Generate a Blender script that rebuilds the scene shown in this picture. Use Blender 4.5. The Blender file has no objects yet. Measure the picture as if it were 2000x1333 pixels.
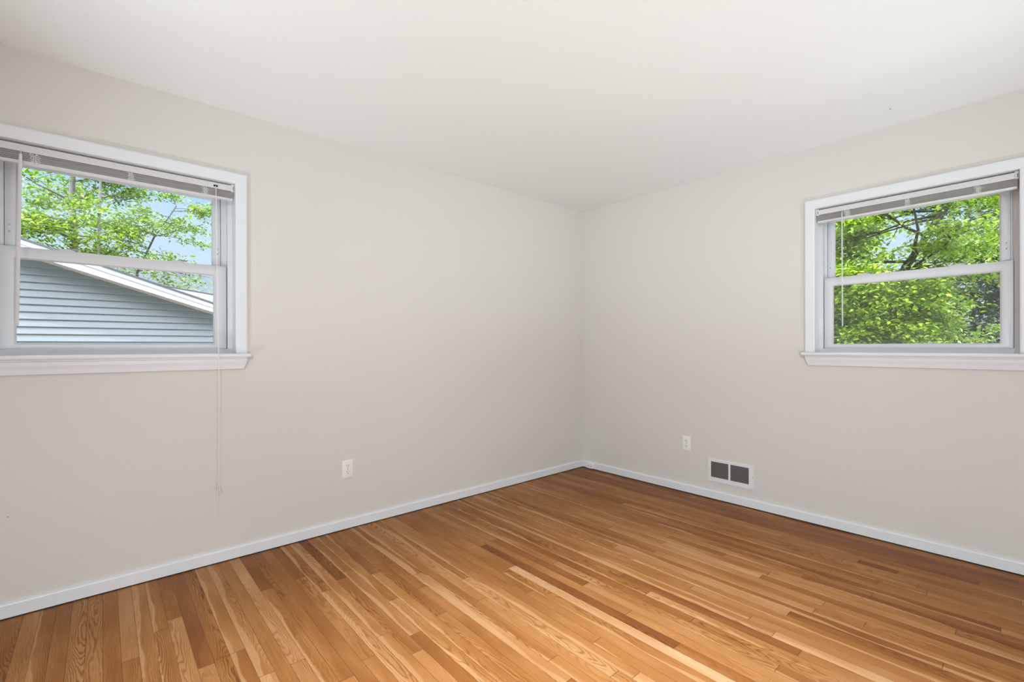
import bpy, bmesh, math, random
import numpy as np
from mathutils import Vector, Matrix

S = bpy.context.scene
C = S.collection
PI = math.pi
H = 2.44                       # ceiling height

# ------------------------------------------------------------ camera
cam_d = bpy.data.cameras.new('camera')
cam = bpy.data.objects.new('camera', cam_d); C.objects.link(cam)
yaw, roll = 0.721876, -0.0022
r0 = Vector((math.cos(yaw), -math.sin(yaw), 0)); f0 = Vector((math.sin(yaw), math.cos(yaw), 0)); u0 = r0.cross(f0)
rr = math.cos(roll) * r0 + math.sin(roll) * u0; uu = -math.sin(roll) * r0 + math.cos(roll) * u0
M = Matrix((rr, uu, -f0)).transposed().to_4x4(); M.translation = (-3.46259, -2.91014, 1.15215)
cam.matrix_world = M
cam_d.sensor_width = 36.0; cam_d.lens = 908.9 / 2000 * 36.0; cam_d.shift_y = 11.22 / 2000
cam_d.clip_start = 0.02; cam_d.clip_end = 300
S.camera = cam

# ------------------------------------------------------------ view and world
S.view_settings.view_transform = 'Standard'; S.view_settings.look = 'None'
S.view_settings.exposure = 0.11; S.view_settings.gamma = 1.0
S.view_settings.use_curve_mapping = False
S.cycles.use_denoising = True
S.cycles.max_bounces = 12; S.cycles.diffuse_bounces = 8; S.cycles.transparent_max_bounces = 24
S.cycles.caustics_reflective = False; S.cycles.caustics_refractive = False
S.cycles.sample_clamp_indirect = 6.0

W = bpy.data.worlds.new('sky'); S.world = W; W.use_nodes = True
wn, wl = W.node_tree.nodes, W.node_tree.links; wn.clear()
wo = wn.new('ShaderNodeOutputWorld'); bg = wn.new('ShaderNodeBackground'); tc = wn.new('ShaderNodeTexCoord')
sx = wn.new('ShaderNodeSeparateXYZ'); rp = wn.new('ShaderNodeValToRGB')
nz = wn.new('ShaderNodeTexNoise'); nz.inputs['Scale'].default_value = 2.2; nz.inputs['Detail'].default_value = 4
ad = wn.new('ShaderNodeMath'); ad.operation = 'MULTIPLY_ADD'; ad.inputs[1].default_value = 0.12
wl.new(tc.outputs['Generated'], sx.inputs[0]); wl.new(tc.outputs['Generated'], nz.inputs['Vector'])
sb = wn.new('ShaderNodeMath'); sb.operation = 'SUBTRACT'; sb.inputs[1].default_value = 0.06
wl.new(sx.outputs['Z'], sb.inputs[0])
wl.new(nz.outputs['Fac'], ad.inputs[0]); wl.new(sb.outputs[0], ad.inputs[2]); wl.new(ad.outputs[0], rp.inputs[0])
SKY_HIGH = 14.0                 # radiance of the bright hazy sky overhead
cr = rp.color_ramp
cr.elements[0].position = 0.0; cr.elements[0].color = (0.82, 0.91, 1.0, 1)
cr.elements[1].position = 0.20; cr.elements[1].color = (0.60, 0.80, 1.1, 1)
e = cr.elements.new(0.29); e.color = (0.42, 0.68, 1.15, 1)
e = cr.elements.new(0.55); e.color = (SKY_HIGH * .95, SKY_HIGH, SKY_HIGH * 1.1, 1)
wl.new(rp.outputs[0], bg.inputs[0]); bg.inputs[1].default_value = 1.0; wl.new(bg.outputs[0], wo.inputs[0])

def lamp(name, kind, energy, loc, col=(1, 1, 1), **kw):
    d = bpy.data.lights.new(name, kind); d.energy = energy; d.color = col
    for k, v in kw.items(): setattr(d, k, v)
    o = bpy.data.objects.new(name, d); o.location = loc; C.objects.link(o); return o
sun = lamp('sun', 'SUN', 8.0, (0, 0, 20), (1, .95, .86), angle=0.01)
sun.rotation_euler = Vector((0.62, 0.22, -0.75)).to_track_quat('-Z', 'Y').to_euler()
# added unseen fill: low spots beside and behind the viewer brighten walls and ceiling
def aim(o, to): o.rotation_euler = (Vector(to) - o.location).to_track_quat('-Z', 'Y').to_euler()
CL = (.84, .945, 1.0)
aim(lamp('low_fill', 'SPOT', 128, (-3.35, -3.60, .42), CL, shadow_soft_size=0.10, spot_size=math.radians(158), spot_blend=.35), (-2.2, -1.1, .9))
aim(lamp('low_fill', 'SPOT', 110, (-4.28, -1.05, .30), CL, shadow_soft_size=0.12, spot_size=math.radians(84), spot_blend=1.0), (-2.3, -.95, 2.44))
aim(lamp('low_fill', 'SPOT', 110, (-1.05, -3.68, .30), CL, shadow_soft_size=0.12, spot_size=math.radians(84), spot_blend=1.0), (-.95, -1.9, 2.44))
aim(lamp('high_fill', 'SPOT', 120, (-4.30, -3.70, 2.22), CL, shadow_soft_size=0.12, spot_size=math.radians(100), spot_blend=.8), (-1.2, -.9, .3))  # added unseen fill from high behind the viewer, here and on the next line
aim(lamp('high_fill', 'SPOT', 135, (-4.15, -3.74, 2.22), CL, shadow_soft_size=0.12, spot_size=math.radians(58), spot_blend=1.0), (-.3, -.3, .7))
for dx, dy in ((-3.00, -1.80), (-1.92, -2.20)):
    lamp('floor_fill', 'SPOT', 188, (dx, dy, 2.42), (1.0, .965, .90), shadow_soft_size=0.10, spot_size=math.radians(84), spot_blend=1.0)  # added spots; their pools on the floor imitate light from the windows

# ------------------------------------------------------------ node helpers
def new_mat(name):
    m = bpy.data.materials.new(name); m.use_nodes = True
    nt = m.node_tree; nt.nodes.clear()
    out = nt.nodes.new('ShaderNodeOutputMaterial')
    return m, nt, out
def N(nt, typ, **kw):
    n = nt.nodes.new('ShaderNode' + typ)
    for k, v in kw.items():
        if hasattr(n, k): setattr(n, k, v)
        else: n.inputs[k.replace('_', ' ')].default_value = v
    return n
def mth(nt, op, a, b=None, c=None):
    n = nt.nodes.new('ShaderNodeMath'); n.operation = op
    for i, v in enumerate((a, b, c)):
        if v is None: continue
        if isinstance(v, (int, float)): n.inputs[i].default_value = v
        else: nt.links.new(v, n.inputs[i])
    return n.outputs[0]
def mixc(nt, fac, a, b, mode='MIX'):
    n = nt.nodes.new('ShaderNodeMix'); n.data_type = 'RGBA'; n.blend_type = mode
    for s, v in ((n.inputs[0], fac), (n.inputs[6], a), (n.inputs[7], b)):
        if isinstance(v, (int, float)): s.default_value = v
        elif isinstance(v, tuple): s.default_value = v if len(v) == 4 else v + (1,)
        else: nt.links.new(v, s)
    return n.outputs[2]
def paint(name, col, rough=0.5, bump=0.0, bscale=300, var=0.0, vscale=3.0, spec=0.5, metal=0.0):
    m, nt, out = new_mat(name)
    b = N(nt, 'BsdfPrincipled'); b.inputs['Roughness'].default_value = rough
    b.inputs['Specular IOR Level'].default_value = spec; b.inputs['Metallic'].default_value = metal
    geo = N(nt, 'NewGeometry')
    n1 = N(nt, 'TexNoise'); n1.inputs['Scale'].default_value = vscale; n1.inputs['Detail'].default_value = 3
    nt.links.new(geo.outputs['Position'], n1.inputs['Vector'])
    c2 = tuple(c * (1 - var) for c in col)
    nt.links.new(mixc(nt, n1.outputs['Fac'], col, c2), b.inputs['Base Color'])
    if bump:
        n2 = N(nt, 'TexNoise'); n2.inputs['Scale'].default_value = bscale; n2.inputs['Detail'].default_value = 2
        nt.links.new(geo.outputs['Position'], n2.inputs['Vector'])
        bp = N(nt, 'Bump'); bp.inputs['Strength'].default_value = bump; bp.inputs['Distance'].default_value = 0.001
        nt.links.new(n2.outputs['Fac'], bp.inputs['Height']); nt.links.new(bp.outputs[0], b.inputs['Normal'])
    nt.links.new(b.outputs[0], out.inputs[0])
    return m
M_wall = paint('wall_paint', (.688, .668, .642), .6, .25, 220, .03, 1.2, .3)
M_ceil = paint('ceiling_paint', (.815, .83, .828), .75, .3, 260, .02, 1.0, .2)
M_trim = paint('white_trim_paint', (.76, .785, .82), .35, .05, 60, .02, 4)
M_vinyl = paint('white_vinyl', (.67, .69, .72), .38, 0, 100, .01, 4)
M_blind = paint('blind_enamel', (.66, .66, .66), .35, 0, 100, .02, 6)
M_slat = paint('slat_enamel', (.60, .575, .555), .4, 0, 100, .04, 8)
M_jamb_lit = paint('daylit_trim_paint', (.86, .87, .88), .35, .05, 60, .02, 4)  # lighter copy of the trim paint; daylight on the jambs put into its colour
M_plate = paint('outlet_plastic', (.84, .84, .83), .3, 0, 100, .01, 8)
M_dark = paint('dark_void_shade', (.012, .012, .012), .8, 0, 100, .1, 8)
M_grey = paint('grey_metal', (.30, .30, .31), .4, 0, 100, .1, 8, .5, .6)
M_cord = paint('white_cord', (.82, .82, .80), .5, 0, 100, .02, 8)
M_ext = paint('outside_brick', (.35, .2, .15), .8, .5, 30, .2, 3)

# glass, clear wand, insect screen
def glass(name, tint, refl):
    m, nt, out = new_mat(name)
    t = N(nt, 'BsdfTransparent'); t.inputs[0].default_value = tint + (1,)
    g = N(nt, 'BsdfGlossy'); g.inputs['Roughness'].default_value = 0.0
    fr = N(nt, 'Fresnel'); fr.inputs[0].default_value = 1.5
    fac = mth(nt, 'MULTIPLY', fr.outputs[0], refl)
    mx = N(nt, 'MixShader'); nt.links.new(fac, mx.inputs[0]); nt.links.new(t.outputs[0], mx.inputs[1]); nt.links.new(g.outputs[0], mx.inputs[2])
    nt.links.new(mx.outputs[0], out.inputs[0]); return m
M_glass = glass('window_glass', (.97, .985, .985), 1.0)
def alpha_mat(name, col, alpha, rough=.4):
    m, nt, out = new_mat(name)
    t = N(nt, 'BsdfTransparent'); b = N(nt, 'BsdfPrincipled'); b.inputs['Base Color'].default_value = col + (1,)
    b.inputs['Roughness'].default_value = rough
    mx = N(nt, 'MixShader'); mx.inputs[0].default_value = alpha
    nt.links.new(t.outputs[0], mx.inputs[1]); nt.links.new(b.outputs[0], mx.inputs[2]); nt.links.new(mx.outputs[0], out.inputs[0]); return m
M_screen = alpha_mat('screen_mesh', (.16, .165, .17), .13, .8)
M_clear = alpha_mat('clear_plastic', (.75, .80, .80), .55, .15)
M_wand = paint('milky_wand', (.70, .70, .73), .25, 0, 100, .02, 8)

# oak strip floor
def floor_material():
    m, nt, out = new_mat('oak_strip_floor')
    L = nt.links.new
    uv = N(nt, 'UVMap'); uv.uv_map = 'board'; ends = N(nt, 'UVMap'); ends.uv_map = 'ends'
    at = N(nt, 'Attribute'); at.attribute_name = 'tint'
    s1 = N(nt, 'SeparateXYZ'); L(uv.outputs[0], s1.inputs[0]); U, V = s1.outputs[0], s1.outputs[1]
    s2 = N(nt, 'SeparateXYZ'); L(ends.outputs[0], s2.inputs[0])
    s3 = N(nt, 'SeparateColor'); L(at.outputs['Color'], s3.inputs[0]); tone, seed, sap = s3.outputs
    so = mth(nt, 'MULTIPLY', seed, 57.0)
    def vec(x, y, z=None):
        c = N(nt, 'CombineXYZ')
        for i, v in enumerate((x, y, z)):
            if v is None: continue
            if isinstance(v, (int, float)): c.inputs[i].default_value = v
            else: L(v, c.inputs[i])
        return c.outputs[0]
    def noise(v, sc, det=2, dist=0.0):
        n = N(nt, 'TexNoise'); n.inputs['Scale'].default_value = sc; n.inputs['Detail'].default_value = det
        n.inputs['Distortion'].default_value = dist; L(v, n.inputs['Vector']); return n.outputs['Fac']
    um = mth(nt, 'MULTIPLY', U, 0.05)
    # fine straight pores
    fine = noise(vec(mth(nt, 'MULTIPLY', um, 520.0), mth(nt, 'MULTIPLY', V, 9.0), so), 1.0, 3)
    # drifting centre line makes cathedral arches
    drift = noise(vec(0.0, mth(nt, 'MULTIPLY', V, 1.3), so), 1.0, 1)
    wob = noise(vec(mth(nt, 'MULTIPLY', um, 40.0), mth(nt, 'MULTIPLY', V, 7.0), so), 1.0, 2)
    x = mth(nt, 'SUBTRACT', mth(nt, 'ADD', U, mth(nt, 'MULTIPLY', mth(nt, 'SUBTRACT', seed, .5), 3.0)), .5)
    r = mth(nt, 'ADD', mth(nt, 'MULTIPLY', mth(nt, 'MULTIPLY', x, x), 1.3), mth(nt, 'MULTIPLY', drift, 4.2))
    r = mth(nt, 'ADD', r, mth(nt, 'MULTIPLY', wob, .55))
    ring = mth(nt, 'SINE', mth(nt, 'MULTIPLY', r, 36.0))
    ring = mth(nt, 'MULTIPLY_ADD', ring, .5, .5)
    ring = mth(nt, 'POWER', ring, 2.6)
    strong = N(nt, 'MapRange'); strong.inputs[1].default_value = .35; strong.inputs[2].default_value = .75
    L(noise(vec(seed, mth(nt, 'MULTIPLY', V, .8), so), 1.0, 1), strong.inputs[0])
    grain = mth(nt, 'MULTIPLY', ring, mth(nt, 'MULTIPLY_ADD', strong.outputs[0], .75, .25))
    grain = mth(nt, 'ADD', grain, mth(nt, 'MULTIPLY', mth(nt, 'SUBTRACT', fine, .42), 1.05))
    # base tone
    patch = noise(vec(mth(nt, 'MULTIPLY', um, 12.0), mth(nt, 'MULTIPLY', V, 2.2), so), 1.0, 3)
    tt = mth(nt, 'ADD', mth(nt, 'MULTIPLY_ADD', tone, .74, .135), mth(nt, 'MULTIPLY', mth(nt, 'SUBTRACT', patch, .5), .55))
    rp = N(nt, 'ValToRGB'); L(tt, rp.inputs[0]); cr = rp.color_ramp
    cr.elements[0].position = .05; cr.elements[0].color = (.140, .043, .013, 1)
    cr.elements[1].position = 1.0; cr.elements[1].color = (.62, .41, .235, 1)
    for p, c in ((.28, (.215, .078, .022)), (.45, (.305, .128, .036)), (.60, (.385, .182, .063)), (.78, (.470, .250, .112))):
        e = cr.elements.new(p); e.color = c + (1,)
    base = rp.outputs[0]
    # sapwood edge
    wv = noise(vec(0.0, mth(nt, 'MULTIPLY', V, 2.6), so), 1.0, 2)
    edge = mth(nt, 'ADD', sap, mth(nt, 'MULTIPLY', mth(nt, 'SUBTRACT', wv, .55), 1.3))
    sm = N(nt, 'MapRange'); sm.inputs[1].default_value = -.04; sm.inputs[2].default_value = .04
    L(mth(nt, 'SUBTRACT', edge, U), sm.inputs[0])
    has = mth(nt, 'GREATER_THAN', sap, .02)
    base = mixc(nt, mth(nt, 'MULTIPLY', mth(nt, 'MULTIPLY', sm.outputs[0], has), .62), base, (.56, .335, .165))
    dark = mixc(nt, 1.0, base, (.50, .36, .26), 'MULTIPLY')
    g = N(nt, 'Clamp'); L(grain, g.inputs[0])
    col = mixc(nt, g.outputs[0], base, dark)
    light = N(nt, 'Clamp'); L(mth(nt, 'MULTIPLY', grain, -1.6), light.inputs[0])
    col = mixc(nt, light.outputs[0], col, mixc(nt, .35, base, (.66, .47, .28)))
    # seams between boards and at board ends
    du = mth(nt, 'MINIMUM', U, mth(nt, 'SUBTRACT', 1.0, U))
    seamw = noise(vec(0.0, mth(nt, 'MULTIPLY', V, 3.0), so), 1.0, 1)
    a = mth(nt, 'LESS_THAN', du, mth(nt, 'MULTIPLY', seamw, .040))
    de = mth(nt, 'MINIMUM', s2.outputs[0], s2.outputs[1])
    b_ = mth(nt, 'LESS_THAN', de, .0011)
    seam = mth(nt, 'MAXIMUM', mth(nt, 'MULTIPLY', a, .55), mth(nt, 'MULTIPLY', b_, .8))
    col = mixc(nt, seam, col, (.06, .025, .012))
    # small dark knots and marks
    vo = N(nt, 'TexVoronoi'); vo.inputs['Scale'].default_value = 1.0
    L(vec(mth(nt, 'MULTIPLY', um, 30.0), mth(nt, 'MULTIPLY', V, 9.0), so), vo.inputs['Vector'])
    kn = N(nt, 'MapRange'); kn.inputs[1].default_value = .045; kn.inputs[2].default_value = .015
    L(vo.outputs['Distance'], kn.inputs[0])
    col = mixc(nt, mth(nt, 'MULTIPLY', kn.outputs[0], .7), col, (.07, .03, .015))
    p = N(nt, 'BsdfDiffuse'); L(col, p.inputs['Color']); gl = N(nt, 'BsdfGlossy')
    L(mth(nt, 'MULTIPLY_ADD', fine, .10, .22), gl.inputs['Roughness'])
    bp = N(nt, 'Bump'); bp.inputs['Strength'].default_value = .12; bp.inputs['Distance'].default_value = .001
    L(mth(nt, 'SUBTRACT', mth(nt, 'MULTIPLY', grain, -.4), seam), bp.inputs['Height']); L(bp.outputs[0], p.inputs['Normal']); L(bp.outputs[0], gl.inputs['Normal'])
    fr = N(nt, 'Fresnel'); fr.inputs[0].default_value = 1.45
    mx = N(nt, 'MixShader'); L(mth(nt, 'MULTIPLY', fr.outputs[0], .42), mx.inputs[0])
    L(p.outputs[0], mx.inputs[1]); L(gl.outputs[0], mx.inputs[2]); L(mx.outputs[0], out.inputs[0]); return m
M_floor = floor_material()

# ------------------------------------------------------------ mesh helpers
def link(name, me, m, parent=None, smooth=False):
    if smooth:
        for p in me.polygons: p.use_smooth = True
    o = bpy.data.objects.new(name, me); C.objects.link(o)
    if m is not None and not me.materials: me.materials.append(m)
    if parent is not None: o.parent = parent
    return o
class MB:
    def __init__(s): s.v = []; s.f = []
    def box(s, x0, x1, y0, y1, z0, z1):
        b = len(s.v)
        s.v += [(x, y, z) for z in (z0, z1) for y in (y0, y1) for x in (x0, x1)]
        s.f += [tuple(b + i for i in q) for q in ((0, 2, 3, 1), (4, 5, 7, 6), (0, 1, 5, 4), (2, 6, 7, 3), (0, 4, 6, 2), (1, 3, 7, 5))]
        return s
    def ring(s, u0, u1, z0, z1, a0, a1, b0, b1, v0, v1):   # a frame: outer rect (u0..u1, z0..z1), inner rect (a0..a1, b0..b1), depth v0..v1
        b = len(s.v)
        O = [(u0, z0), (u1, z0), (u1, z1), (u0, z1)]; I = [(a0, b0), (a1, b0), (a1, b1), (a0, b1)]
        for v in (v0, v1):
            for (u, z) in O + I: s.v.append((u, v, z))
        for i in range(4):
            j = (i + 1) % 4
            s.f += [(b + i, b + j, b + 4 + j, b + 4 + i), (b + 8 + i, b + 12 + i, b + 12 + j, b + 8 + j),
                    (b + i, b + 8 + i, b + 8 + j, b + j), (b + 4 + i, b + 4 + j, b + 12 + j, b + 12 + i)]
        return s
    def loft(s, rings, cap=True, closed=True):
        b = len(s.v); n = len(rings[0])
        for r in rings: s.v += [tuple(p) for p in r]
        for k in range(len(rings) - 1):
            for i in range(n if closed else n - 1):
                j = (i + 1) % n
                s.f.append((b + k * n + i, b + k * n + j, b + (k + 1) * n + j, b + (k + 1) * n + i))
        if cap: s.f += [tuple(b + i for i in reversed(range(n))), tuple(b + (len(rings) - 1) * n + i for i in range(n))]
        return s
    def prism_x(s, prof, x0, x1):      # prof = [(y,z)...]
        return s.loft([[(x0, y, z) for y, z in prof], [(x1, y, z) for y, z in prof]])
    def prism_y(s, prof, y0, y1):      # prof = [(x,z)...]
        return s.loft([[(x, y0, z) for x, z in prof], [(x, y1, z) for x, z in prof]])
    def tube(s, pts, rad, n=8):
        pts = [Vector(p) for p in pts]; rings = []
        rads = rad if isinstance(rad, (list, tuple)) else [rad] * len(pts)
        for i, p in enumerate(pts):
            d = (pts[min(i + 1, len(pts) - 1)] - pts[max(i - 1, 0)]).normalized()
            a = Vector((0, 0, 1)) if abs(d.z) < .9 else Vector((1, 0, 0))
            e1 = d.cross(a).normalized(); e2 = d.cross(e1)
            rings.append([p + (e1 * math.cos(t) + e2 * math.sin(t)) * rads[i] for t in (2 * PI * k / n for k in range(n))])
        return s.loft(rings)
    def mesh(s, name, bevel=0.0, seg=2):
        me = bpy.data.meshes.new(name); me.from_pydata(s.v, [], s.f)
        bm = bmesh.new(); bm.from_mesh(me)
        bmesh.ops.recalc_face_normals(bm, faces=bm.faces)
        if bevel:
            es = [e for e in bm.edges if e.is_manifold and e.calc_face_angle(0) > .5]
            bmesh.ops.bevel(bm, geom=es, offset=bevel, segments=seg, affect='EDGES', profile=.5, clamp_overlap=True)
            for f in bm.faces: f.smooth = True
            for e in bm.edges:
                if e.is_manifold and e.calc_face_angle(0) > .9: e.smooth = False
        bm.to_mesh(me); bm.free(); return me
    def obj(s, name, m, parent=None, bevel=0.0, seg=2, smooth=False):
        return link(name, s.mesh(name, bevel, seg), m, parent, smooth)
def empty(name, loc=(0, 0, 0), rz=0.0):
    o = bpy.data.objects.new(name, None); o.location = loc; o.rotation_euler = (0, 0, rz); o.empty_display_size = .1
    C.objects.link(o); return o
def tag(o, label=None, cat=None, group=None, kind=None):
    if label: o['label'] = label
    if cat: o['category'] = cat
    if group: o['group'] = group
    if kind: o['kind'] = kind
    return o

# ------------------------------------------------------------ room shell
RX, RY, WT = -4.45, -3.85, 0.17      # far walls of the room and wall thickness
NC, EC = -3.376, -2.395              # centres of the two windows along their walls
NHU, EHU = 0.459, 0.447              # half widths of the openings
Z0, Z1 = 1.10, 2.066
def wall_with_hole(name, axis, a0, a1, h0, h1, dz):
    mb = MB()
    for p, q, z0, z1 in ((a0, h0, -.2, H + .1), (h1, a1, -.2, H + .1), (h0, h1, -.2, Z0 + dz), (h0, h1, Z1 + dz, H + .1)):
        if axis == 'y': mb.box(p, q, 0, WT, z0, z1)
        else: mb.box(0, WT, p, q, z0, z1)
    return tag(mb.obj(name, M_wall), kind='structure')
wall_with_hole('wall_left', 'y', RX, WT, NC - NHU - .02, NC + NHU + .02, 0)
wall_with_hole('wall_right', 'x', RY, 0, EC - EHU - .02, EC + EHU + .02, -.007)
tag(MB().box(RX - .12, RX, RY - .12, WT, -.2, H + .1).obj('wall_side', M_wall), kind='structure')
tag(MB().box(RX, WT, RY - .12, RY, -.2, H + .1).obj('wall_back', M_wall), kind='structure')
tag(MB().box(RX - .12, WT, RY - .12, WT, H, H + .08).obj('ceiling', M_ceil), kind='structure')

# strip oak floor: boards run away from the left wall, 51 mm wide, joints where the photograph has them
def build_floor():
    rnd = random.Random(11)
    BW, PH = .05095, .002
    # row: [(y of joint, tone nearer the viewer), ...] from the left wall on; first number is the tone at the wall
    rows = {64: (.42, [(-.477, .80)]), 65: (.52, [(-.542, .66)]), 67: (.72, [(-.691, .48)]), 63: (.30, [(-.916, .66)]),
            58: (.80, [(-1.111, .78)]), 57: (.30, [(-.477, .45)]), 56: (.42, [(-.593, .46), (-1.316, .62)]), 54: (.34, [(-.47, .56), (-1.264, .56)]),
            53: (.42, [(-.679, .62)]), 51: (.14, [(-.615, .52), (-1.352, .68)]), 48: (.36, [(-.671, .58)]), 49: (.50, [(-.96, .64)]),
            52: (.62, [(-1.171, .72)]), 50: (.50, [(-.55, .60), (-1.249, .34)]), 45: (.42, [(-.818, .78)]), 46: (.45, [(-.95, .52)]),
            47: (.46, [(-1.2, .60)]), 38: (.44, [(-1.103, .52)]), 39: (.46, [(-1.321, .60)]), 43: (.66, [(-1.224, .66)]),
            42: (.44, [(-1.018, .78)]), 44: (.60, [(-1.718, .68)]), 34: (.52, [(-.761, .30), (-1.452, .66)]), 40: (.56, [(-1.759, .56)]),
            30: (.45, [(-1.515, .26), (-2.311, .62)]), 31: (.42, [(-1.697, .66)]), 35: (.58, [(-1.731, .64)]), 32: (.46, [(-.659, .38), (-1.94, .52)]),
            36: (.46, [(-.773, .16), (-1.984, .46)]), 26: (.62, [(-1.594, .56)]), 27: (.56, [(-1.806, .60)]), 28: (.54, [(-2.095, .60)]),
            41: (.60, [(-1.972, .82)]), 37: (.50, [(-1.08, 1.0), (-2.6, .6)]), 20: (.60, [(-1.45, .92), (-1.984, .32)]), 21: (.58, [(-1.1, .68), (-2.268, .64)]),
            22: (.52, [(-2.428, .42)]), 29: (.44, [(-1.19, .56), (-2.203, .97), (-2.62, .6)]), 33: (.50, [(-1.2, .62), (-2.286, .48)]),
            9: (.46, [(-1.5, .52), (-2.264, .22), (-2.427, .46)]), 11: (.40, [(-1.255, .46), (-2.518, .5)]), 25: (.54, [(-1.291, .88)]),
            18: (.52, [(-1.427, .40), (-1.757, .60)]), 15: (.46, [(-1.259, .26)]), 12: (.30, [(-.882, .58)]), 5: (.32, [(-1.607, .34)]),
            6: (.30, [(-1.812, .26)]), 4: (.28, [(-1.435, .34)]), 55: (.46, [(-1.6, .6)]), 61: (.66, []), 62: (.40, [(-.9, .5)]), 59: (.55, [(-1.5, .7)]),
            17: (.52, [(-1.0, .54)]), 14: (.50, [(-2.2, .56)]), 13: (.44, []), 16: (.54, []), 19: (.58, [(-2.0, .66)]), 1: (.30, []), 2: (.30, []), 3: (.34, [(-2.2, .3)])}
    saps = {52: .35, 49: .30, 53: .38, 45: .5, 42: .4, 39: .0, 23: .28, 26: .35, 24: .42, 17: .30, 29: .5, 65: .30, 66: .45, 61: .35, 60: .5, 44: .3, 41: .34, 33: .22, 48: .26, 19: .2, 31: .3, 7: .12, 10: .15, 21: .22}
    vs, fs, uvs, ends, cols = [], [], [], [], []
    n = int(-RX / BW) + 2
    for k in range(0, n + 1):
        xa, xb = -k * BW + PH, -(k - 1) * BW + PH
        xa = max(xa, RX); xb = min(xb, 0.0)
        if xb - xa < .004: continue
        if k in rows:
            t0, js = rows[k]; segs = []; y = 0.0; t = t0
            for yj, t1 in js: segs.append((y, yj, t)); y, t = yj, t1
        else: segs = []; y = 0.0; t = min(.85, max(.2, rnd.gauss(.50, .12)))
        while y > RY:
            ln = rnd.uniform(.55, 1.7); y2 = y - ln
            if k in rows and len(segs) == len(rows[k][1]): y2 = min(y2, (rows[k][1][-1][0] if rows[k][1] else 0) - .9)
            if y2 < RY + .25: y2 = RY
            segs.append((y, y2, t)); y = y2; t = min(.85, max(.18, rnd.gauss(.53, .14)))
        for (ya, yb, t) in segs:
            b = len(vs); vs += [(xa, yb, 0), (xb, yb, 0), (xb, ya, 0), (xa, ya, 0)]; fs.append((b, b + 1, b + 2, b + 3))
            ln = ya - yb; uvs += [(0, 0), (1, 0), (1, ln), (0, ln)]; ends += [(0, ln), (0, ln), (ln, 0), (ln, 0)]
            sp = saps.get(k, 0.0) if ya > -3 else 0
            if k not in saps and rnd.random() < .10: sp = rnd.uniform(.1, .35)
            c = (t, rnd.random(), sp, 1); cols += [c] * 4
    me = bpy.data.meshes.new('floor'); me.from_pydata(vs, [], fs)
    a = me.uv_layers.new(name='board'); b2 = me.uv_layers.new(name='ends')
    for i in range(len(uvs)): a.data[i].uv = uvs[i]; b2.data[i].uv = ends[i]
    ca = me.color_attributes.new('tint', 'FLOAT_COLOR', 'CORNER')
    for i, c in enumerate(cols): ca.data[i].color = c
    # the subfloor below, so the floor has a thickness
    bm = bmesh.new(); bm.from_mesh(me)
    g = bmesh.ops.create_cube(bm, size=1)
    for v in g['verts']: v.co = Vector((RX / 2 + v.co.x * -RX, RY / 2 + v.co.y * -RY, -.03 + v.co.z * .05))
    bm.to_mesh(me); bm.free()
    return tag(link('floor', me, M_floor), kind='structure')
build_floor()

# baseboards, 2 mm clear of the boards
BP = [(0, .006), (-.014, .006), (-.014, .058), (-.011, .064), (0, .066)]
bb = tag(MB().prism_x(BP, RX, -.014).obj('baseboard_left', M_trim), kind='structure')
MB().box(RX, -.013, -.0125, -.0005, .0006, .0062).obj('gap_shade_strip', M_dark, bb)  # dark strip in the gap; the gap's shade is put into its colour
bb = tag(MB().prism_y(BP, RY, 0).obj('baseboard_right', M_trim), kind='structure')
MB().box(-.0125, -.0005, RY, -.0005, .0006, .0062).obj('gap_shade_strip', M_dark, bb)  # same painted gap shade along the right wall

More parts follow.
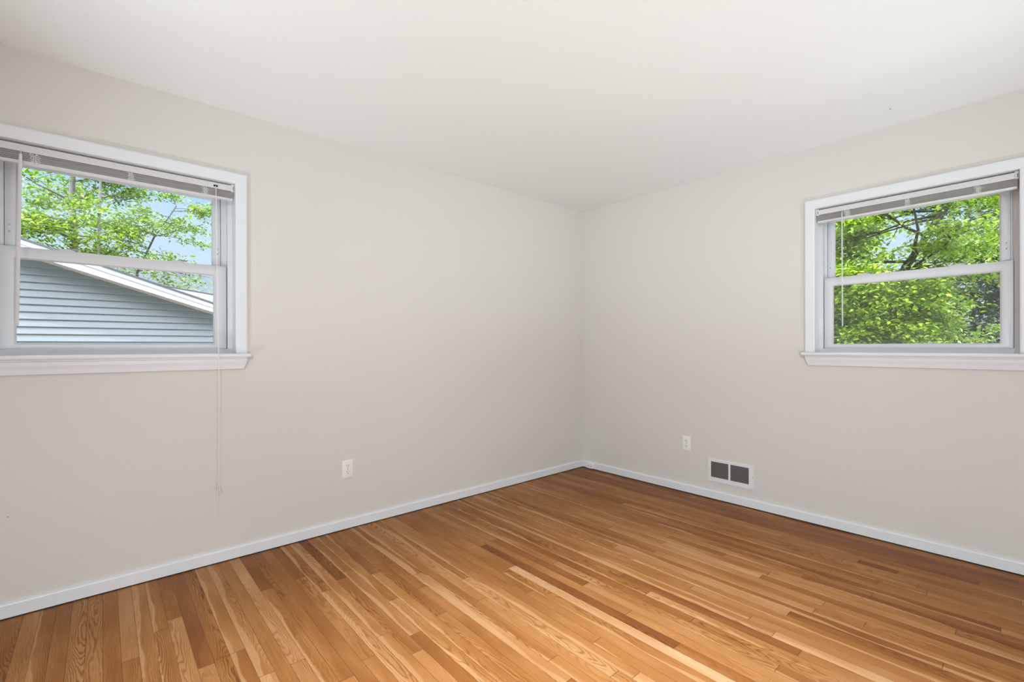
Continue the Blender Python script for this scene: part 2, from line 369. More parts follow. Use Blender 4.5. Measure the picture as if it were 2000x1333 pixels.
# ------------------------------------------------------------ windows
def build_window(name, loc, rz, HU):
    w = tag(empty(name, loc, rz), kind='structure')
    CW = .057
    # mitred casing: left leg, head, right leg
    prof = [(0, 0), (0, -.014), (.006, -.018), (.050, -.018), (.057, -.015), (.057, 0)]   # (distance out from the opening, depth)
    rings = []
    for (u, z, du, dz) in ((-HU, 1.119, -1, 0), (-HU, 2.046, -1, 1), (HU, 2.046, 1, 1), (HU, 1.119, 1, 0)):
        rings.append([(u + du * d, v, z + dz * d) for d, v in prof])
    mb = MB(); mb.loft(rings); mb.obj('casing', M_trim, w)
    # jamb boards
    mb = MB()
    mb.box(-HU - .019, -HU, 0, .088, 1.119, 2.065); mb.box(HU, HU + .019, 0, .088, 1.119, 2.065); mb.box(-HU, HU, 0, .088, 2.046, 2.065)
    mb.obj('jamb', M_jamb_lit, w)
    # stool with rounded nose and horns
    hu = HU + CW + .014
    nose = [(0, 1.119), (-.050, 1.119), (-.056, 1.116), (-.059, 1.110), (-.057, 1.103), (-.052, 1.099), (0, 1.099)]
    mb = MB()
    mb.loft([[(x, v * (1 if abs(x) < hu - .001 else .86), z if abs(x) < hu - .001 else 1.109 + (z - 1.109) * .6) for v, z in nose] for x in (-hu, -hu + .005, hu - .005, hu)])
    mb.box(-HU + .0005, HU - .0005, 0, .088, 1.0995, 1.119)
    mb.obj('window_sill', M_trim, w)
    # apron with returned ends
    ho = HU + CW; lv = ((1.099, ho, -.036), (1.092, ho, -.036), (1.089, ho - .001, -.030), (1.073, ho - .003, -.027), (1.056, ho - .008, -.021), (1.035, ho - .016, -.016))
    mb = MB(); mb.loft([[(-h, 0, z), (-h, v + .004, z), (-h + .004, v, z), (h - .004, v, z), (h, v + .004, z), (h, 0, z)] for z, h, v in lv]); mb.obj('apron', M_trim, w)
    # vinyl frame: face, inner track, parting step, outer track
    HS = HU - .021
    mb = MB()
    mb.ring(-HU, HU, 1.119, 2.046, -HS, HS, 1.145, 2.000, .085, .093)
    mb.ring(-HU, HU, 1.119, 2.046, -HS - .001, HS + .001, 1.145, 2.004, .093, .124)
    mb.ring(-HU, HU, 1.119, 2.046, -.4135, .4135, 1.143, 2.003, .1265, .168)
    mb.box(-HU, -.4135, .124, .1265, 1.62, 2.046); mb.box(.4135, HU, .124, .1265, 1.62, 2.046)
    mb.ring(-HU - .02, HU + .02, 1.10, 2.066, -.40, .40, 1.15, 1.99, .160, .175)
    mb.obj('frame', M_vinyl, w)
    def sash(nm, ou, z0, z1, gu, g0, g1, v0, v1, gv):
        s = MB().ring(-ou, ou, z0, z1, -gu - .006, gu + .006, g0 - .005, g1 + .005, v0, v1).obj(nm, M_vinyl, w, .0012, 1)
        # slanted glazing bead
        O = (-gu - .006, gu + .006, g0 - .005, g1 + .005); I = (-gu, gu, g0, g1); mb = MB()
        def rect(q, v): return [(q[0], v, q[2]), (q[1], v, q[2]), (q[1], v, q[3]), (q[0], v, q[3])]
        R_ = [rect(O, v0 + .003), rect(I, v0 + .009), rect(I, gv + .003), rect(O, gv + .003)]
        b = len(mb.v)
        for q in R_: mb.v += q
        for k in range(4):
            k2 = (k + 1) % 4
            for i in range(4):
                j = (i + 1) % 4
                mb.f.append((b + k * 4 + i, b + k * 4 + j, b + k2 * 4 + j, b + k2 * 4 + i))
        mb.obj('glazing_bead', M_vinyl, s)
        p = MB().box(-gu, gu, gv, gv + .003, g0, g1).obj('glass_pane', M_glass, s)
        return s
    lo = sash('lower_sash', HS - .0030, 1.1455, 1.604, .3735, 1.173, 1.549, .096, .124, .110)
    up = sash('upper_sash', .4115, 1.568, 1.9985, .371, 1.597, 1.972, .1275, .155, .142)
    for u in (-.212, .213):             # cam locks on the meeting rail
        mb = MB(); sh = [(u + .030 * math.cos(t), .110 + (.011 if math.sin(t) > 0 else .010) * math.sin(t)) for t in (2 * PI * k / 20 for k in range(20))]
        mb.loft([[(a, b, 1.604) for a, b in sh], [(a, b, 1.609) for a, b in sh], [(u + (a - u) * .72, .110 + (b - .110) * .7, 1.6135) for a, b in sh]])
        lk = mb.obj('sash_lock', M_vinyl, lo, smooth=False)
        MB().loft([[(u + .004, .104, 1.6135), (u + .004, .116, 1.6135), (u + .040, .114, 1.6115), (u + .040, .106, 1.6115)],
                   [(u + .004, .104, 1.6175), (u + .004, .116, 1.6175), (u + .044, .114, 1.6175), (u + .044, .106, 1.6175)]]).obj('lock_lever', M_grey, lo)
    for s in (-1, 1):                   # vent stops on the upper sash stiles
        u = s * .397
        vs_ = MB().box(u - .004, u + .004, .1262, .1277, 1.666, 1.708)  .obj('vent_stop', M_vinyl, up, .0006, 1)
        MB().box(u - .0025, u + .0025, .1256, .1263, 1.700, 1.7045).box(u - .0025, u + .0025, .1256, .1263, 1.669, 1.6775).obj('stop_slot', M_grey, up)
    scr = MB().box(-.395, .395, .1600, .1606, 1.155, 1.585).obj('insect_screen', M_screen, w)
    return w
build_window('window_1', (NC, 0, 0), 0, NHU)
build_window('window_2', (0, EC, -.007), -PI / 2, EHU)

# ------------------------------------------------------------ mini blinds, raised
def build_blind(loc, rz, HU, label, ladders, wand_u, wand_z, wand_r, wand_mat, cord):
    b = tag(empty('mini_blind', loc, rz), label, 'blind', None)
    hb = HU - .004; rnd = random.Random(5)
    head = [(.010, 2.036), (.010, 2.0085), (.012, 2.006), (.037, 2.006), (.039, 2.0085), (.039, 2.036), (.036, 2.036), (.036, 2.0105), (.013, 2.0105), (.013, 2.036)]
    hr = MB().prism_x(head, -hb, hb).obj('headrail', M_blind, b)
    for u in (-hb + .006, hb - .006):
        br = MB().box(u - .008, u + .008, .007, .040, 2.003, 2.0425).obj('end_bracket', M_blind, b, .0015)
        MB().box(u + .002, u + .0045, .0062, .0072, 2.010, 2.030).obj('bracket_slot', M_dark, br)
    n = 8
    for k in range(n):                  # gathered slats, each a crowned strip
        z = 2.0010 - k * .0040 + rnd.uniform(-.0003, .0003); tilt = rnd.uniform(-.02, .03); dv = rnd.uniform(-.0012, .0012)
        prof = [(.0125 + dv, z), (.0185 + dv, z + .0007 + tilt * .006), (.025 + dv, z + .0010 + tilt * .0125), (.031 + dv, z + .0007 + tilt * .018), (.0375 + dv, z + tilt * .025)]
        prof = prof + [(v, zz - .0013) for v, zz in reversed(prof)]
        MB().prism_x(prof, -hb + .004, hb - .004).obj('slat', M_slat, b)
    MB().box(-hb + .004, hb - .004, .012, .038, 1.9545, 1.9685).obj('bottom_rail', M_blind, b, .003)
    for u in ladders:                   # ladder cords folded up in front of the stack
        mb = MB()
        for i in range(7):
            zc = 2.002 - i * .0062; w_ = rnd.uniform(.009, .015); du = rnd.uniform(-.004, .004); hh = rnd.uniform(.003, .005)
            pts = [(u + du + w_ * math.cos(t), .0085 - .0015 * math.sin(t * .5), zc + hh * math.sin(t)) for t in (2 * PI * k / 14 for k in range(15))]
            mb.tube(pts, .0007, 5)
        for d in (-.006, .005): mb.tube([(u + d, .0088, 2.006), (u + d * .6, .0070, 1.985), (u + d, .0095, 1.958)], .0007, 5)
        mb.obj('ladder_cord', M_cord, b)
    z0, z1, lean = wand_z
    hk = MB().tube([(wand_u, .012, z0 + .018), (wand_u, .003, z0 + .016), (wand_u, .002, z0 + .004), (wand_u, .002, z0)], .0022, 8).obj('wand_hook', M_clear, b)
    MB().tube([(wand_u, .000, z0), (wand_u + lean * .1, -.001, z0 - .06), (wand_u + lean, -.006, z1)], [wand_r * .8, wand_r, wand_r], 6).obj('tilt_wand', wand_mat, b)
    if cord:
        u = cord
        gm = MB().box(u - .010, u + .010, .0085, .0102, 2.014, 2.024).obj('cord_lock', M_dark, b, .0008, 1)
        mb = MB()
        for d in (-.0012, .0012):
            mb.tube([(u + d, .010, 2.020), (u + d, .004, 2.008), (u + d, -.020, 1.60), (u + d, -.0605, 1.125), (u + d, -.0615, 1.10), (u + d * 1.3, -.060, .95), (u + d * 1.5, -.045, .42)], .00085, 6)
        cd = mb.obj('lift_cord', M_cord, b)
        mb = MB()
        for dx in (-.0035, .0035):
            cx = u + dx; mb.tube([(cx, -.045, .424), (cx + dx * .1, -.045, .416), (cx + dx * .5, -.045, .388)], [.0018, .0032, .0048], 10)
        mb.obj('tassel', M_clear, cd)
        mb = MB(); mb.tube([(u - .003, -.045, .39), (u - .006, -.044, .30), (u + .002, -.044, .20)], .0006, 5)
        mb.tube([(u + .004, -.045, .39), (u + .010, -.044, .33), (u + .006, -.044, .25)], .0006, 5); mb.obj('cord_tail', M_cord, cd)
    return b
build_blind((NC, 0, 0), 0, NHU, 'raised white mini blind in the left window showing the neighbour siding, with long pull cord',
            (-.308, .018, .323), -.350, (1.990, 1.247, -.012), .0068, M_wand, .371)
build_blind((0, EC, -.007), -PI / 2, EHU, 'raised white mini blind in the right window in front of green foliage, with clear wand',
            (-.278, .009, .297), -.302, (1.992, 1.284, .003), .0042, M_clear, None)

# ------------------------------------------------------------ outlets, register, jack
def build_outlet(loc, rz, label):
    o = tag(empty('electrical_outlet', loc, rz), label, 'outlet', 'duplex wall outlets')
    MB().box(-.0350, .0350, -.0055, 0, -.057, .057).obj('cover_plate', M_plate, o, .0028, 3)
    for s in (1, -1):
        zc = s * .0195; pts = [(.0170 * math.cos(t) if abs(math.cos(t)) < .93 else math.copysign(.0158, math.cos(t)), zc + .0140 * max(-.93, min(.93, math.sin(t)))) for t in (2 * PI * k / 28 for k in range(28))]
        r = MB().loft([[(x, -.0050, z) for x, z in pts], [(x, -.0078, z) for x, z in pts]]).obj('receptacle', M_plate, o)
        sl = MB().box(-.0075, -.0050, -.0081, -.0076, zc - .001, zc + .0085).box(.0050, .0072, -.0081, -.0076, zc, zc + .0080)
        sl.box(-.0022, .0022, -.0081, -.0076, zc - .0100, zc - .0055); sl.obj('socket_slots', M_dark, r)
    MB().tube([(0, -.0050, 0), (0, -.0064, 0)], .0030, 12).obj('plate_screw', M_grey, o)
    return o
build_outlet((-2.2955, 0, .379), 0, 'white duplex outlet on the left wall, right of the hanging blind cord')
build_outlet((0, -1.0625, .386), -PI / 2, 'white duplex outlet on the right wall, just above and left of the vent register')

v = tag(empty('wall_register', (0, -1.403, .218), -PI / 2), 'white return air register with two dark louvred openings, low on the right wall', 'air vent')
mb = MB(); mb.box(-.164, -.144, -.006, 0, -.085, .085); mb.box(.131, .164, -.006, 0, -.085, .085); mb.box(-.144, .131, -.006, 0, .065, .085)
mb.box(-.144, .131, -.006, 0, -.085, -.053); mb.box(-.013, .001, -.006, 0, -.053, .065)
fr = MB()
fr.ring(-.164, .164, -.085, .085, -.144, .131, -.053, .065, -.006, 0); fr.box(-.013, .001, -.006, 0, -.053, .065)
fr.obj('register_frame', M_trim, v)
MB().box(-.144, .131, -.0008, -.0002, -.053, .065).obj('duct_opening', M_dark, v)
for a0, a1 in ((-.144, -.013), (.001, .131)):
    mb = MB()
    for k in range(16):
        z = -.0495 + k * .0074
        mb.loft([[(x, -.0052, z + .0016), (x, -.0046, z + .0024), (x, -.0014, z - .0010), (x, -.0020, z - .0018)] for x in (a0, a1)])
    mb.obj('louver_panel', paint('louver_grey', (.36, .36, .36), .5) if a0 < -.1 else bpy.data.materials['louver_grey'], v)
MB().box(.145, .150, -.0085, -.006, -.006, .008).obj('damper_lever', M_trim, v, .001, 1)
for u in (-.154, .157): MB().tube([(u, -.0055, 0), (u, -.0068, 0)], .0028, 10).obj('frame_screw', M_grey, v)

j = tag(empty('phone_jack', (-.014, -.113, .034), -PI / 2), 'small white surface jack box on the baseboard in the corner of the room', 'phone jack')
prof = [(-.039, -.027), (.030, -.027), (.036, -.022), (.039, -.012), (.039, .012), (.036, .022), (.030, .027), (-.039, .027)]
MB().loft([[(x, 0, z) for x, z in prof], [(x, -.016, z) for x, z in prof], [(x * .92, -.020, z * .9) for x, z in prof]]).obj('jack_cover', M_plate, j)
MB().tube([(-.012, -.0195, -.002), (-.012, -.0212, -.002)], .0040, 12).obj('jack_screw', M_dark, j)
MB().tube([(.018, -.0195, -.004), (.018, -.0212, -.004)], .0042, 12).obj('jack_screw', M_dark, j)

def nail(loc, d, label, r=.0025):
    a = Vector(loc); o = MB().tube([a, a + Vector(d) * .003], r, 8).obj('nail_head', M_grey); return tag(o, label, 'nail')
nail((-3.766, 0, .432), (0, -1, 0), 'tiny dark nail left in the left wall, far below the window at the picture edge')
nail((-.2511, -2.3735, H), (0, 0, -1), 'tiny dark nail in the ceiling above the right window', .003)

# added unseen trim rings around the floor fill spots
for dx, dy, lb in ((-3.00, -1.80, 'round white trim ring of an added unseen fill spot nearer the left wall'), (-1.92, -2.20, 'round white trim ring of an added unseen fill spot nearer the right wall')):
    o = MB().loft([[(r * math.cos(t), r * math.sin(t), z) for t in (2 * PI * k / 32 for k in range(32))] for r, z in ((.085, 0), (.085, -.004), (.070, -.006), (.066, 0))], cap=False).obj('floor_fill_ring', M_plate)
    o.location = (dx, dy, H); tag(o, lb, 'added light ring', 'added fill spot rings')

# ------------------------------------------------------------ outside
GZ = -0.9
M_grass = paint('grass', (.10, .16, .04), .9, .8, 20, .4, 2)
tag(MB().box(-40, 60, -40, 70, GZ - .2, GZ).obj('ground', M_grass), kind='structure')

M_bounce = paint('bounce_slab_pale', (.38, .375, .36), .9, .4, 30, .12, 1.5)
tag(MB().box(-16, 0.2, .25, 6.0, GZ, GZ + .02).obj('bounce_slab_left', M_bounce), kind='structure')  # added unseen slab, pale to bounce light up through the left window
tag(MB().box(.25, 4.2, -9, 6.0, GZ, GZ + .02).obj('bounce_slab_right', M_bounce), kind='structure')  # added unseen slab bouncing light up through the right window

# neighbour house: clapboard gable facing the left window
M_siding = paint('blue_grey_siding', (.110, .126, .134), .45, .1, 40, .06, 2)
M_white = paint('white_aluminium', (.36, .37, .40), .45, 0, 40, .03, 2)
M_tan = paint('tan_trim', (.27, .23, .20), .6, 0, 40, .1, 5)
M_shingle = paint('grey_shingles', (.045, .05, .06), .85, .8, 60, .3, 14)
hs = tag(empty('neighbour_house', (-3.4, 6.2, GZ)), 'blue grey clapboard house gable with white rake board outside the left window', 'house')
def wl_(mb, nm, m, **k): # world coords -> child of hs
    mb.v = [(x + 3.4, y - 6.2, z - GZ) for x, y, z in mb.v]; return mb.obj(nm, m, hs, **k)
SL = .3225; XR, ZR = -7.2, 0
def rake_low(x): return 2.338 + .0 - SL * (x + 3.97)          # underside of the rake at the wall
PX = -7.5; EX = -.2
mb = MB(); k = 0
z = 1.848 + .1013 * 25
while z > GZ - .1:
    zb = z - .1013
    # lap clipped under the rake on the right, mirrored slope on the left
    def xr(zz): return min(EX, -3.97 + (2.338 + .03 - zz) / SL)
    def xl(zz): return max(2 * PX - EX, 2 * PX - xr(zz))
    a, b = (xl(z), xl(zb)), (xr(z), xr(zb))
    if xr(zb) > xl(zb) + .05:
        a0, b0 = (xl(z), xr(z)) if xr(z) > xl(z) else (PX, PX)
        a1, b1 = xl(zb), xr(zb)
        mb.loft([[(a1, 6.2, zb), (b1, 6.2, zb), (b1, 6.165, zb), (a1, 6.165, zb)], [(a1, 6.2, zb + .006), (b1, 6.2, zb + .006), (b1, 6.165, zb + .006), (a1, 6.165, zb + .006)],
                 [(a0, 6.2, z), (b0, 6.2, z), (b0, 6.192, z), (a0, 6.192, z)]])
    z = zb
mb.box(2 * PX - EX, EX, 6.2, 12, GZ, 1.0)
wl_(mb, 'siding', M_siding)
for sgn in (1, -1):
    def X(x): return x if sgn > 0 else 2 * PX - x
    def top(x): return 2.283 - .337 * (x + 3.436)
    def bot(x): return 2.128 - .318 * (x + 3.438)
    e_ = EX + .35
    q = [(PX, top(PX)), (e_, top(e_)), (e_, bot(e_)), (PX, bot(PX) + .02)]
    mb = MB(); mb.loft([[(X(x), y, z_) for x, z_ in q] for y in (5.85, 5.87)])
    q2 = [(PX, top(PX) + .004), (e_, top(e_) + .004), (e_, top(e_) - .055), (PX, top(PX) - .055)]
    mb.loft([[(X(x), y, z_) for x, z_ in q2] for y in (5.83, 5.85)])
    wl_(mb, 'fascia', M_white)
    q3 = [(PX, bot(PX) + .03), (e_, bot(e_) + .03), (e_, bot(e_) + .012), (PX, bot(PX) + .012)]
    mb = MB(); mb.loft([[(X(x), y, z_) for x, z_ in q3] for y in (5.87, 6.2)])
    wl_(mb, 'soffit', M_tan)
    mb = MB(); q4 = [(PX, rake_low(PX) + .05), (e_, rake_low(e_) + .05), (e_, rake_low(e_) - .035), (PX, rake_low(PX) - .035)]
    mb.loft([[(X(x), y, z_) for x, z_ in q4] for y in (6.14, 6.169)])
    wl_(mb, 'rake_moulding', M_tan)
    q5 = [(PX, top(PX) + .03), (e_ + .04, top(e_ + .04) + .03), (e_ + .04, top(e_ + .04) + .006), (PX, top(PX) + .006)]
    mb = MB(); mb.loft([[(X(x), y, z_) for x, z_ in q5] for y in (5.81, 12.2)])
    wl_(mb, 'roof', M_shingle)
# lower wing roof behind, its ridge dropping to the right
def wing():
    w_ = tag(empty('garage_roof', (-1.5, 10, GZ)), 'low grey shingled roof behind the white rake board of the clapboard house', 'roof')
    def wv(mb, nm, m):
        mb.v = [(x + 1.5, y - 10, z - GZ) for x, y, z in mb.v]; return mb.obj(nm, m, w_)
    a = (-3.3, 9, 2.517); b = (3.0, 9, 1.673); c = (3.0, 7.6, 1.25); d = (-3.3, 7.6, 2.09)
    mb = MB(); mb.v = [a, b, c, d] + [(x, y, z_ - .03) for x, y, z_ in (a, b, c, d)]
    mb.f = [(0, 1, 2, 3), (7, 6, 5, 4), (0, 4, 5, 1), (1, 5, 6, 2), (2, 6, 7, 3), (3, 7, 4, 0)]; wv(mb, 'roof_slope', paint('pale_shingles', (.036, .041, .052), .6, .5, 60, .2, 10))
    mb = MB(); mb.tube([(-3.3, 9, 2.525), (3.0, 9, 1.681)], .02, 6); wv(mb, 'ridge_cap', M_shingle)
    mb = MB(); mb.box(-3.2, 2.9, 7.7, 8.9, GZ, 1.2); wv(mb, 'wall', M_siding)
wing()

# ------------------------------------------------------------ trees
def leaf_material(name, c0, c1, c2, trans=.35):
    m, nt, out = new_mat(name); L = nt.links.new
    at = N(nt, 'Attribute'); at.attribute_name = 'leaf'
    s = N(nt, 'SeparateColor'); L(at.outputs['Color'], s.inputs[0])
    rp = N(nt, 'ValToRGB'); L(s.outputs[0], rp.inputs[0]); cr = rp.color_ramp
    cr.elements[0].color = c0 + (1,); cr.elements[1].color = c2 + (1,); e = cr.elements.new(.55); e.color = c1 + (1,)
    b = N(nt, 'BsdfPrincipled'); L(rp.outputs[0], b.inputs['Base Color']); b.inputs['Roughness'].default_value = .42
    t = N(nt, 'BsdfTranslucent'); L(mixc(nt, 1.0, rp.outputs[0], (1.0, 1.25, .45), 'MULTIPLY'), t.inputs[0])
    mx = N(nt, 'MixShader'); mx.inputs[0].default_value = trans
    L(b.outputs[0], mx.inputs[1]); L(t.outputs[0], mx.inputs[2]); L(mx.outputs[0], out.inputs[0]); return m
M_leafN = leaf_material('spring_leaf', (.028, .078, .007), (.120, .190, .008), (.27, .30, .015), .36)
M_leafE = leaf_material('maple_leaf', (.024, .070, .005), (.145, .230, .010), (.36, .385, .018), .34)
M_leafD = leaf_material('dark_leaf', (0.014, 0.035, 0.008), (0.035, 0.066, 0.014), (0.070, 0.105, 0.021), .3)  # darker green for the trees and shrubs farther back
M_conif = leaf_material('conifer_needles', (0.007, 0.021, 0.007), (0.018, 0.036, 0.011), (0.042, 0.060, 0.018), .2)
M_bark = paint('grey_bark', (.14, .13, .125), .9, .9, 60, .5, 12)
M_barkd = paint('dark_bark', (.030, .026, .022), .9, .9, 60, .4, 12)

def leaves_mesh(name, cen, size, rng, flat=.45, mat=None, tone=None):
    """one folded, pointed leaf per centre: six vertices, four faces"""
    n = len(cen); sz = size * rng.uniform(.6, 1.25, n)
    yawa = rng.uniform(0, 2 * np.pi, n)
    d = np.stack([np.cos(yawa), np.sin(yawa), rng.normal(-.35, .35, n)], 1); d /= np.linalg.norm(d, axis=1)[:, None]
    up = np.stack([rng.normal(0, flat, n), rng.normal(0, flat, n), np.ones(n)], 1)
    s = np.cross(d, up); s /= np.linalg.norm(s, axis=1)[:, None]; nn = np.cross(s, d)
    P = []
    for (a, w, h) in ((0, 0, 0), (.30, .25, .08), (.30, -.25, .08), (.55, 0, -.02), (.62, .22, .08), (.62, -.22, .08), (1.0, 0, -.06)):
        P.append(cen + (d * a + s * w + nn * h) * sz[:, None])
    V = np.stack(P, 1).reshape(-1, 3); k = 7
    F = np.array([[0, 3, 1], [0, 2, 3], [1, 3, 4], [2, 5, 3], [3, 6, 4], [3, 5, 6]])
    faces = (F[None] + (np.arange(n) * k)[:, None, None]).reshape(-1, 3)
    me = bpy.data.meshes.new(name); me.vertices.add(len(V)); me.vertices.foreach_set('co', V.astype(np.float32).ravel())
    me.loops.add(faces.size); me.loops.foreach_set('vertex_index', faces.astype(np.int32).ravel())
    me.polygons.add(len(faces)); me.polygons.foreach_set('loop_start', np.arange(0, faces.size, 3, dtype=np.int32))
    me.update(); me.validate()
    t = rng.beta(2.2, 2.2, n) if tone is None else np.clip(tone + rng.normal(0, .16, n), 0, 1)
    col = np.ones((n, k, 4), np.float32); col[:, :, 0] = t[:, None]
    ca = me.color_attributes.new('leaf', 'FLOAT_COLOR', 'POINT'); ca.data.foreach_set('color', col.ravel())
    return me

def grow(rng, path, rad, nb, blen, up=.25, sub=6, spread=None):
    """limbs from a trunk path; returns limb polylines and twig points for the leaves"""
    path = [np.array(p, float) for p in path]; limbs = [(path, rad)]; tips = []
    tot = len(path) - 1
    for i in range(nb):
        t = rng.uniform(.15, 1.0) * tot; k = min(int(t), tot - 1); p = path[k] + (path[k + 1] - path[k]) * (t - k)
        az = rng.uniform(0, 2 * np.pi) if spread is None else spread[i % len(spread)] + rng.normal(0, .25)
        L = blen * rng.uniform(.55, 1.1) * (1.15 - .5 * t / tot); d = np.array([math.cos(az), math.sin(az), rng.uniform(.05, .8) * up * 2]); q = [p]
        for s in range(5):
            d = d + rng.normal(0, .16, 3); d /= np.linalg.norm(d); q.append(q[-1] + d * L / 5)
        r0 = rad * .42 * (1 - .5 * t / tot); limbs.append((q, r0))
        for s in range(sub):
            tt = rng.uniform(.25, 1) * 5; kk = min(int(tt), 4); pp = q[kk] + (q[kk + 1] - q[kk]) * (tt - kk)
            dd = d + rng.normal(0, .75, 3); dd[2] *= .5; dd /= np.linalg.norm(dd); LL = L * rng.uniform(.25, .5); w = [pp]
            for _ in range(3):
                dd = dd + rng.normal(0, .15, 3); dd /= np.linalg.norm(dd); w.append(w[-1] + dd * LL / 3)
            limbs.append((w, r0 * .35))
            for _ in range(4): x = rng.uniform(.2, 1) * 3; kx = min(int(x), 2); tips.append(w[kx] + (w[kx + 1] - w[kx]) * (x - kx))
    return limbs, np.array(tips)
def tree(name, base, label, cat, group, path, rad, nb, blen, nl, lsize, spray, mleaf, mbark, seed, flat=.45, up=.25, sub=6, extra=None, trunk_name='trunk', cull=None):
    rng = np.random.default_rng(seed)
    T = tag(empty(name, base), label, cat, group); off = np.array(base)
    limbs, tips = grow(rng, path, rad, nb, blen, up, sub)
    if extra is not None: tips = np.concatenate([tips, np.array(extra)])
    mb = MB(); q, r = limbs[0]; mb.tube([tuple(np.array(p) - off) for p in q], [r * (1 - .55 * i / (len(q) - 1)) for i in range(len(q))], 10)
    small = nb <= 12             # a slim trunk with its few twigs is one piece of wood
    if not small: mb.obj(trunk_name, mbark, T, smooth=True); mb = MB()
    for q, r in limbs[1:]: mb.tube([tuple(p - off) for p in q], [max(.004, r * (1 - .8 * i / (len(q) - 1))) for i in range(len(q))], 6)
    mb.obj(trunk_name if small else 'branches', mbark, T, smooth=True)
    c = tips[rng.integers(0, len(tips), nl)] + rng.normal(0, 1, (nl, 3)) * np.array([spray, spray, spray * .45])
    if cull is not None: c = c[cull(c)]
    me = leaves_mesh('crown', c - off, lsize, rng, flat); link('crown', me, mleaf, T)
    return T
def back(p, y):            # same bearing from the house, standing at distance y
    k = (y + 2.91) / (p[1] + 2.91); return (-3.4626 + (p[0] + 3.4626) * k, y, 1.152 + (p[2] - 1.152) * k if p[2] > 1.2 else p[2])
# left window: trees behind the gable
P1 = [back(q, 14.0) for q in ((-3.98, 11, GZ), (-3.95, 11, 2.6), (-3.90, 11, 3.5), (-3.96, 11, 4.4), (-3.9, 11, 6.0), (-3.8, 11, 7.2))]
tree('shade_tree', (P1[0][0], 14.0, GZ), 'leafy light green tree with thick grey trunk rising behind the clapboard house', 'tree', 'trees behind the clapboard house',
     P1, .095, 40, 2.6, 25000, .105, .20, M_leafN, M_bark, 3)
P2 = [back(q, 12.4) for q in ((-3.55, 14, GZ), (-3.54, 14, 3.4), (-3.51, 14, 5.0), (-3.46, 14, 6.6), (-3.42, 14, 8.4))]
tree('shade_tree', (P2[0][0], 12.4, GZ), 'tree with slender straight pale trunk right of the thick grey trunk', 'tree', 'trees behind the clapboard house',
     P2, .04, 10, 1.2, 1800, .10, .2, M_leafN, M_bark, 8, cull=lambda c: c[:, 2] > 3.6)
P3 = [back(q, 13.0) for q in ((-2.95, 11, GZ), (-2.85, 11, 2.9), (-2.54, 11, 3.76), (-2.3, 11, 4.2), (-2.1, 11, 4.6))]
tree('young_tree', (P3[0][0], 13.0, GZ), 'small open tree with sparse leaves and thin dark branches against the blue sky', 'tree', 'trees behind the clapboard house',
     P3, .032, 20, 1.6, 3600, .095, .14, M_leafN, M_barkd, 21, sub=4)
tree('bush', (.4, 22, GZ), 'distant yellow green bush low behind the grey shingled roof', 'bush', None,
     [(-.2, 22, GZ), (-.1, 22, 1.5), (.1, 22, 3.2)], .06, 22, 1.7, 7000, .15, .3, M_leafN, M_bark, 31)
# right window
r5 = np.random.default_rng(50)
front = np.stack([r5.uniform(4.6, 5.6, 420), r5.uniform(-2.05, .2, 420), r5.uniform(.7, 2.35, 420)], 1)
front = front[front[:, 2] < 2.35 - .25 * np.abs(front[:, 1] + 1.0)]
front2 = np.stack([r5.uniform(5.2, 6.8, 260), r5.uniform(-2.9, .6, 260), r5.uniform(2.2, 4.4, 260)], 1)
gap = lambda c: ((c[:, 1] + 1.30 - (c[:, 0] - 6) * .19) / .22) ** 2 + ((c[:, 2] - 2.92 - (c[:, 0] - 6) * .19) / .20) ** 2 > 1
tree('maple_tree', (6.4, -1.0, GZ), 'bright green maple filling the right window, leaning dark trunk, layered leaf sprays', 'tree', None,
     [(6.7, -.9, GZ), (6.4, -1.15, 1.2), (6.1, -1.50, 2.40), (6.0, -1.83, 2.95), (6.0, -2.02, 3.30), (6.2, -2.3, 4.3), (6.2, -2.4, 5.6)], .075, 30, 2.1, 62000, .068, .11, M_leafE, M_barkd, 5, .45, .12, 7,
     extra=np.concatenate([np.repeat(front, 2, 0), front2]), cull=gap)
tree('maple_tree', (9.8, 1.3, GZ), 'second green tree standing behind the maple on its left side', 'tree', None,
     [(9.8, 1.3, GZ), (9.8, 1.2, 1.5), (9.9, 1.1, 3.2), (9.9, 1.1, 4.6)], .12, 30, 2.3, 30000, .12, .24, M_leafE, M_barkd, 14, .5, .2, 7)
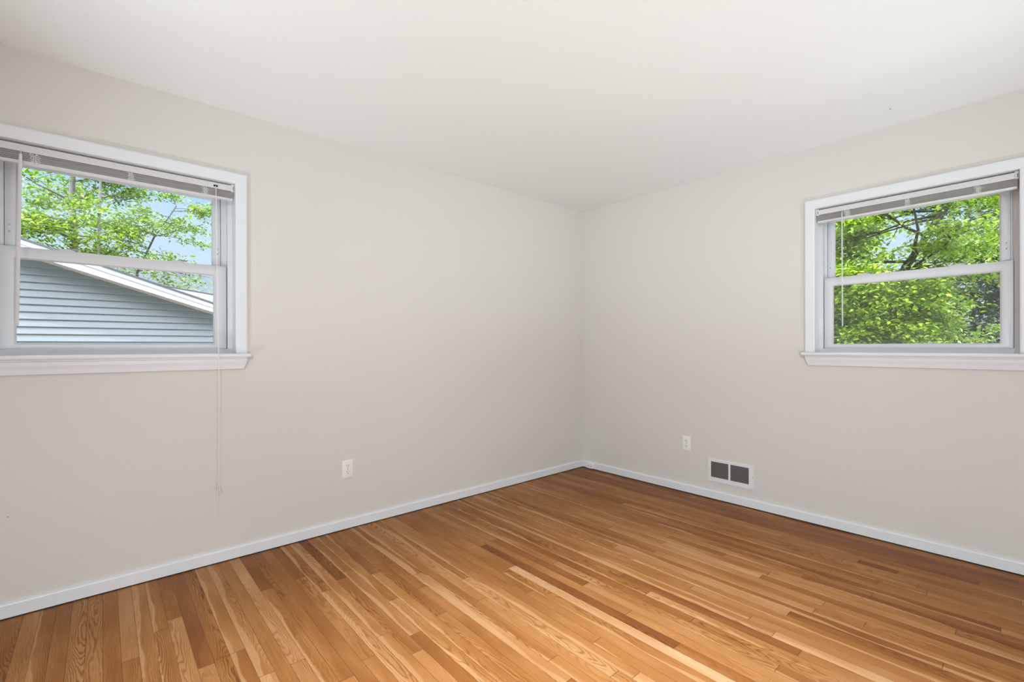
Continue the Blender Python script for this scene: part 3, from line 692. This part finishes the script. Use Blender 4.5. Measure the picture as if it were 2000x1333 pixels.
tree('woodland_tree', (15.5, -3.2, GZ), 'dark green tree farther back at the right side of the right window', 'tree', None,
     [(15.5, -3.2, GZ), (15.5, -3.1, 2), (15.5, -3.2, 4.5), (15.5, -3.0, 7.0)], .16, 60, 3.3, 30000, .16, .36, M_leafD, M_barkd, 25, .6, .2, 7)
tree('woodland_tree', (17.5, 3.4, GZ), 'dark green tree farther back at the left side of the right window', 'tree', None,
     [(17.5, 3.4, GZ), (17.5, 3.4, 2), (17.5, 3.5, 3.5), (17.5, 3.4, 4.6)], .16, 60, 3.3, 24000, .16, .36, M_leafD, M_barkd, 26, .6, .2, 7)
r6 = np.random.default_rng(77)
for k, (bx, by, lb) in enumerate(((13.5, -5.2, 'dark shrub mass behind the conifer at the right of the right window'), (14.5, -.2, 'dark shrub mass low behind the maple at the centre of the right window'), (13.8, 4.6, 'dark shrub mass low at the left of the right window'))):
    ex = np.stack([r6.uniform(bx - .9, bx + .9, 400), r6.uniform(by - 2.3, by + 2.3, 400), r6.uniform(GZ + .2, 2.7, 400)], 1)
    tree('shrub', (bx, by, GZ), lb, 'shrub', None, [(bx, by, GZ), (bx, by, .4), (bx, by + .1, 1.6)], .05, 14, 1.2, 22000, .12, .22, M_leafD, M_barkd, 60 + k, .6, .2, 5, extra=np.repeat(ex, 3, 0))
def conifer(base, h, r, seed, label):
    rng = np.random.default_rng(seed); T = tag(empty('conifer', base), label, 'conifer'); n = 6000
    z = h * (1 - np.sqrt(rng.uniform(0, 1, n))); a = rng.uniform(0, 2 * np.pi, n); q = r * (1 - z / h) * np.sqrt(rng.uniform(.2, 1, n)) * (1 + .12 * np.sin(z * 18))
    me = leaves_mesh('needles', np.stack([q * np.cos(a), q * np.sin(a), z], 1), .12, rng, .8); link('needles', me, M_conif, T)
    MB().tube([(0, 0, 0), (0, 0, h * .92)], [.06, .015], 8).obj('trunk', M_barkd, T)
conifer((12.5, -2.04, GZ), 2.75, .62, 4, 'small dark pointed conifer at the lower right of the right window')
